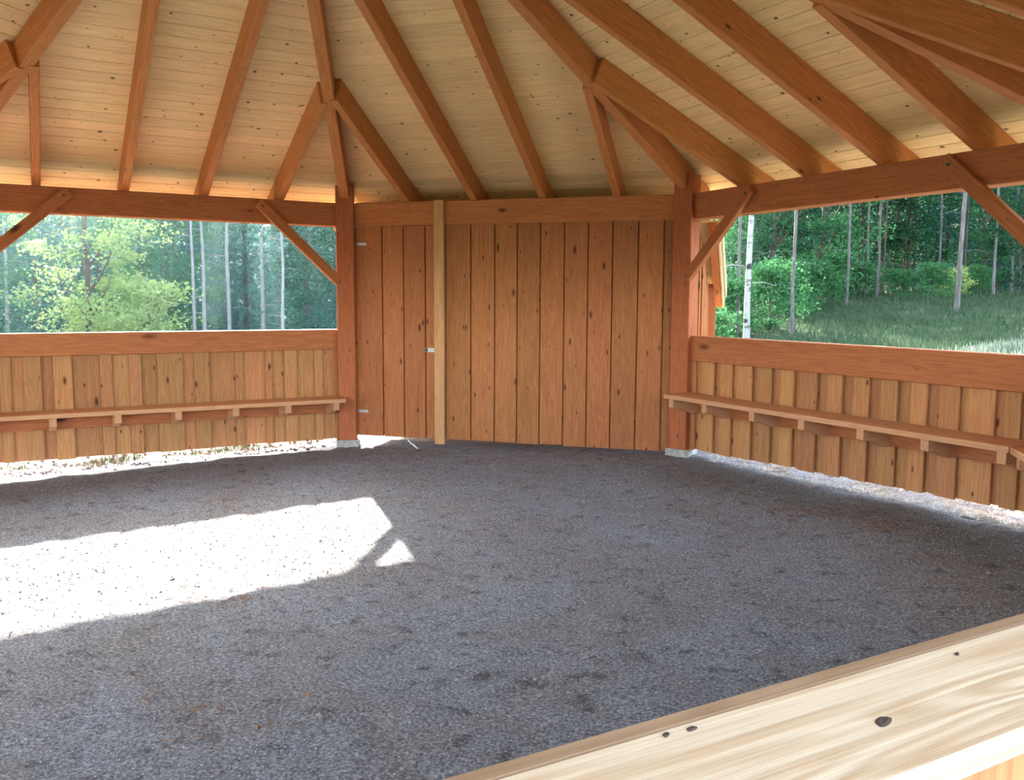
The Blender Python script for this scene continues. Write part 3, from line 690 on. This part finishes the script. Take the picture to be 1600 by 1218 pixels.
LW += [(px, D, kd, sc, {'broad': 'green broadleaf tree deep in the hazy wood past the sunlit bay', 'spruce': 'blue-green spruce deep in the hazy wood past the sunlit bay'}[kd]) for px, D, kd, sc in ((120, 36, 'broad', 1), (30, 35, 'spruce', .95), (105, 40, 'spruce', 1), (160, 38, 'spruce', 1), (-40, 42, 'spruce', 1.1), (275, 37, 'spruce', 1), (430, 38, 'spruce', 1), (0, 38, 'spruce', 1), (300, 40, 'spruce', 1), (190, 42, 'spruce', 1.0), (510, 40, 'spruce', 1.0), (560, 36, 'spruce', 1.0), (-120, 34, 'spruce', 1.0), (545, 34, 'broad', .9), (590, 33, 'spruce', .9), (625, 37, 'broad', .9), (660, 34, 'spruce', .9), (705, 38, 'spruce', .95), (745, 40, 'broad', 1), (610, 43, 'spruce', 1), (680, 45, 'spruce', 1), (-190, 38, 'broad', 1), (-260, 33, 'spruce', 1), (-340, 36, 'spruce', 1), (-430, 34, 'broad', 1), (370, 44, 'spruce', 1.05), (80, 44, 'broad', 1.05), (465, 46, 'spruce', 1.05), (240, 48, 'spruce', 1.05))]
for px, D, kind, sc, lab in LW:
    x, y = spot(px, D)
    nm = {'broad': 'broadleaf_tree', 'broad_dark': 'broadleaf_tree', 'spruce': 'spruce_tree', 'shrub_lime': 'leafy_shrub'}[kind]
    tree(kind, x, y, nm, lab, cat='shrub' if 'shrub' in kind else 'tree', group='hazy wood past the sunlit bay', sc=sc)
# dark forest side -------------------------------------------------------
for px, D, kind, lab in ((1166, 20, 'birch', 'white birch with dark bands near the shed roof'), (1237, 24, 'thin_pine', 'thin pale trunk next to the white birch'), (1318, 31, 'thin_pine', 'thin grey trunk on the meadow edge beyond the birch'),
                         (1365, 34, 'thin_pine', 'thin dark trunk deeper in the forest behind the meadow'), (1491, 29, 'pine', 'bright straight pale trunk on the meadow beside the knee brace'), (1546, 35, 'thin_pine', 'slim trunk behind the knee brace on the meadow edge'),
                         (1575, 38, 'thin_pine', 'slim trunk at forest edge past the knee brace'), (1150, 24, 'thin_pine', 'thin shaded trunk behind the white birch')):
    x, y = spot(px, D); tree(kind, x, y, 'birch_tree' if kind == 'birch' else 'pine_tree', lab, group=None if kind == 'birch' else 'trunks along the meadow edge')
rd = random.Random(5)
for i in range(60):
    px = 1090+i*(560/60)+rd.uniform(-8, 8); D = rd.uniform(37, 58); x, y = spot(px, D)
    tree('slim_pine' if i % 3 else 'thin_pine', x, y, 'pine_tree', 'straight forest pine standing in the dark wood behind the meadow', group='dark wood behind the meadow', sc=rd.uniform(.9, 1.15))
for px, D, kind, sc in ((1100, 26, 'broad', .5), (1200, 31, 'broad_dark', .9), (1275, 33, 'broad', .85), (1125, 33, 'broad_dark', .9), (1340, 41, 'broad_dark', .9), (1240, 40, 'broad_dark', 1), (1410, 43, 'broad_dark', .9), (1530, 42, 'broad', .8), (1600, 44, 'spruce', 1), (1470, 48, 'spruce', 1), (1180, 44, 'spruce', 1), (1300, 50, 'spruce', 1.1), (1390, 54, 'broad', 1), (1100, 42, 'spruce', 1), (1540, 56, 'spruce', 1.1), (1440, 60, 'broad_dark', 1.1), (1340, 62, 'spruce', 1.2), (1240, 58, 'broad_dark', 1.2), (1150, 56, 'spruce', 1.2), (1640, 52, 'broad_dark', 1.1), (1620, 36, 'broad_dark', .9), (1690, 46, 'spruce', 1.1), (1060, 48, 'spruce', 1.1), (1500, 66, 'spruce', 1.3), (1580, 66, 'broad_dark', 1.3), (1280, 68, 'spruce', 1.3), (1390, 70, 'spruce', 1.3), (1200, 68, 'broad_dark', 1.3)):
    x, y = spot(px, D)
    tree(kind, x, y, 'spruce_tree' if kind == 'spruce' else 'broadleaf_tree', {'broad': 'mid green leafy tree in the wood behind the meadow', 'broad_dark': 'dark leafy tree in the wood behind the meadow', 'spruce': 'dark spruce in the wood behind the meadow'}[kind], group='dark wood behind the meadow', sc=sc)
for px, D, kind, sc in ((1098, 17, 'shrub', .6), (1200, 25, 'shrub', .8), (1225, 28, 'shrub', .8), (1270, 30, 'shrub', .7), (1400, 34, 'shrub', .5), (1455, 35, 'shrub', .6), (1480, 36, 'shrub_lime', .5), (1340, 35, 'shrub', .6), (1135, 24, 'shrub', .7), (1300, 36, 'shrub', .8), (1520, 37, 'shrub', .5)):
    x, y = spot(px, D); tree(kind, x, y, 'leafy_shrub', 'low green shrub along the forest edge of the meadow' if kind == 'shrub' else 'light green shrub along the forest edge of the meadow', cat='shrub', group='shrubs on the meadow edge', sc=sc)
# wood continuing behind the shed: shades the upper meadow
for px, D, kind, sc in ((1040, 42, 'spruce', .85), (1000, 44, 'broad_dark', .9), (960, 43, 'spruce', .85), (915, 45, 'spruce', .9), (870, 44, 'broad_dark', .9), (1075, 46, 'spruce', .9), (830, 47, 'spruce', .9), (1020, 50, 'spruce', 1.0), (940, 52, 'broad_dark', 1.0), (780, 49, 'spruce', .9)):
    x, y = spot(px, D); tree(kind, x, y, 'spruce_tree' if kind == 'spruce' else 'broadleaf_tree', 'spruce in the wood behind the lean-to shed' if kind == 'spruce' else 'leafy tree in the wood behind the lean-to shed', group='wood behind the shed', sc=sc)
# meadow grass ------------------------------------------------------------
gpts = []
while len(gpts) < 26000:
    px = rng.uniform(1060, 1700); D = 11+27*rng.uniform(0, 1)**1.3; x, y = spot(px, D); gpts.append((x, y, terrain(x, y)))
me = leaf_mesh('meadow_grass', np.array(gpts), .22, M['grass'], .12, blades=True)
tag(put(bpy.data.objects.new('meadow_grass', me), Matrix()), 'rough meadow grass between pavilion and dark forest', 'grass', kind='stuff')
gpts = []
while len(gpts) < 14000:
    px = rng.uniform(1440, 1720); D = rng.uniform(13, 27); x, y = spot(px, D)
    if hnoise(x, y, .45, 8) + (px-1500)/260 - (D-17)/14 > rng.uniform(-.1, .5): gpts.append((x, y, terrain(x, y)))
me = leaf_mesh('pale_grass', np.array(gpts), .23, M['pale_blades'], .1, blades=True)
tag(put(bpy.data.objects.new('pale_grass', me), Matrix()), 'pale grass patch on the meadow behind the forest-facing rail', 'grass', kind='stuff')
gpts = []
for _ in range(2500):
    s = rng.normal(-0.2, 1.2); d = INR+0.25+abs(rng.normal(0, .7)); P = pt(-1, s, d, 0)
    if hnoise(P.x, P.y, 1.5, 5) > 0.0: gpts.append((P.x, P.y, terrain(P.x, P.y)))
me = leaf_mesh('grass_tufts', np.array(gpts), .07, M['grass'], .15, blades=True)
tag(put(bpy.data.objects.new('grass_tufts', me), Matrix()), 'short grass tufts outside the low wall of the sunlit bay', 'grass', kind='stuff')

# ------------------------------------------------------------------ thin morning haze in the sunlit wood
def haze():
    m = bpy.data.materials.new('thin_haze'); m.use_nodes = True; t = m.node_tree; t.nodes.clear()
    out = N(t, 'ShaderNodeOutputMaterial'); vsn = N(t, 'ShaderNodeVolumeScatter'); vsn.inputs['Color'].default_value = (0.62, 0.95, 0.97, 1); vsn.inputs['Density'].default_value = HAZE; vsn.inputs['Anisotropy'].default_value = 0.45
    L(t, vsn.outputs[0], out.inputs['Volume'])
    k = -1; v = []
    for z in (-1.0, 7.5):
        for s_, d in ((-26, 13.0), (17, 13.0), (17, 46.0), (-26, 46.0)): v.append(pt(k, s_, d, z))
    o = mesh_obj('morning_haze', v, [(3, 2, 1, 0), (4, 5, 6, 7), (0, 1, 5, 4), (1, 2, 6, 5), (2, 3, 7, 6), (3, 0, 4, 7)], m)
    tag(o, 'thin bluish haze hanging in the wood past the sunlit bay', 'haze', kind='stuff')
HAZE = 0.0065
haze()
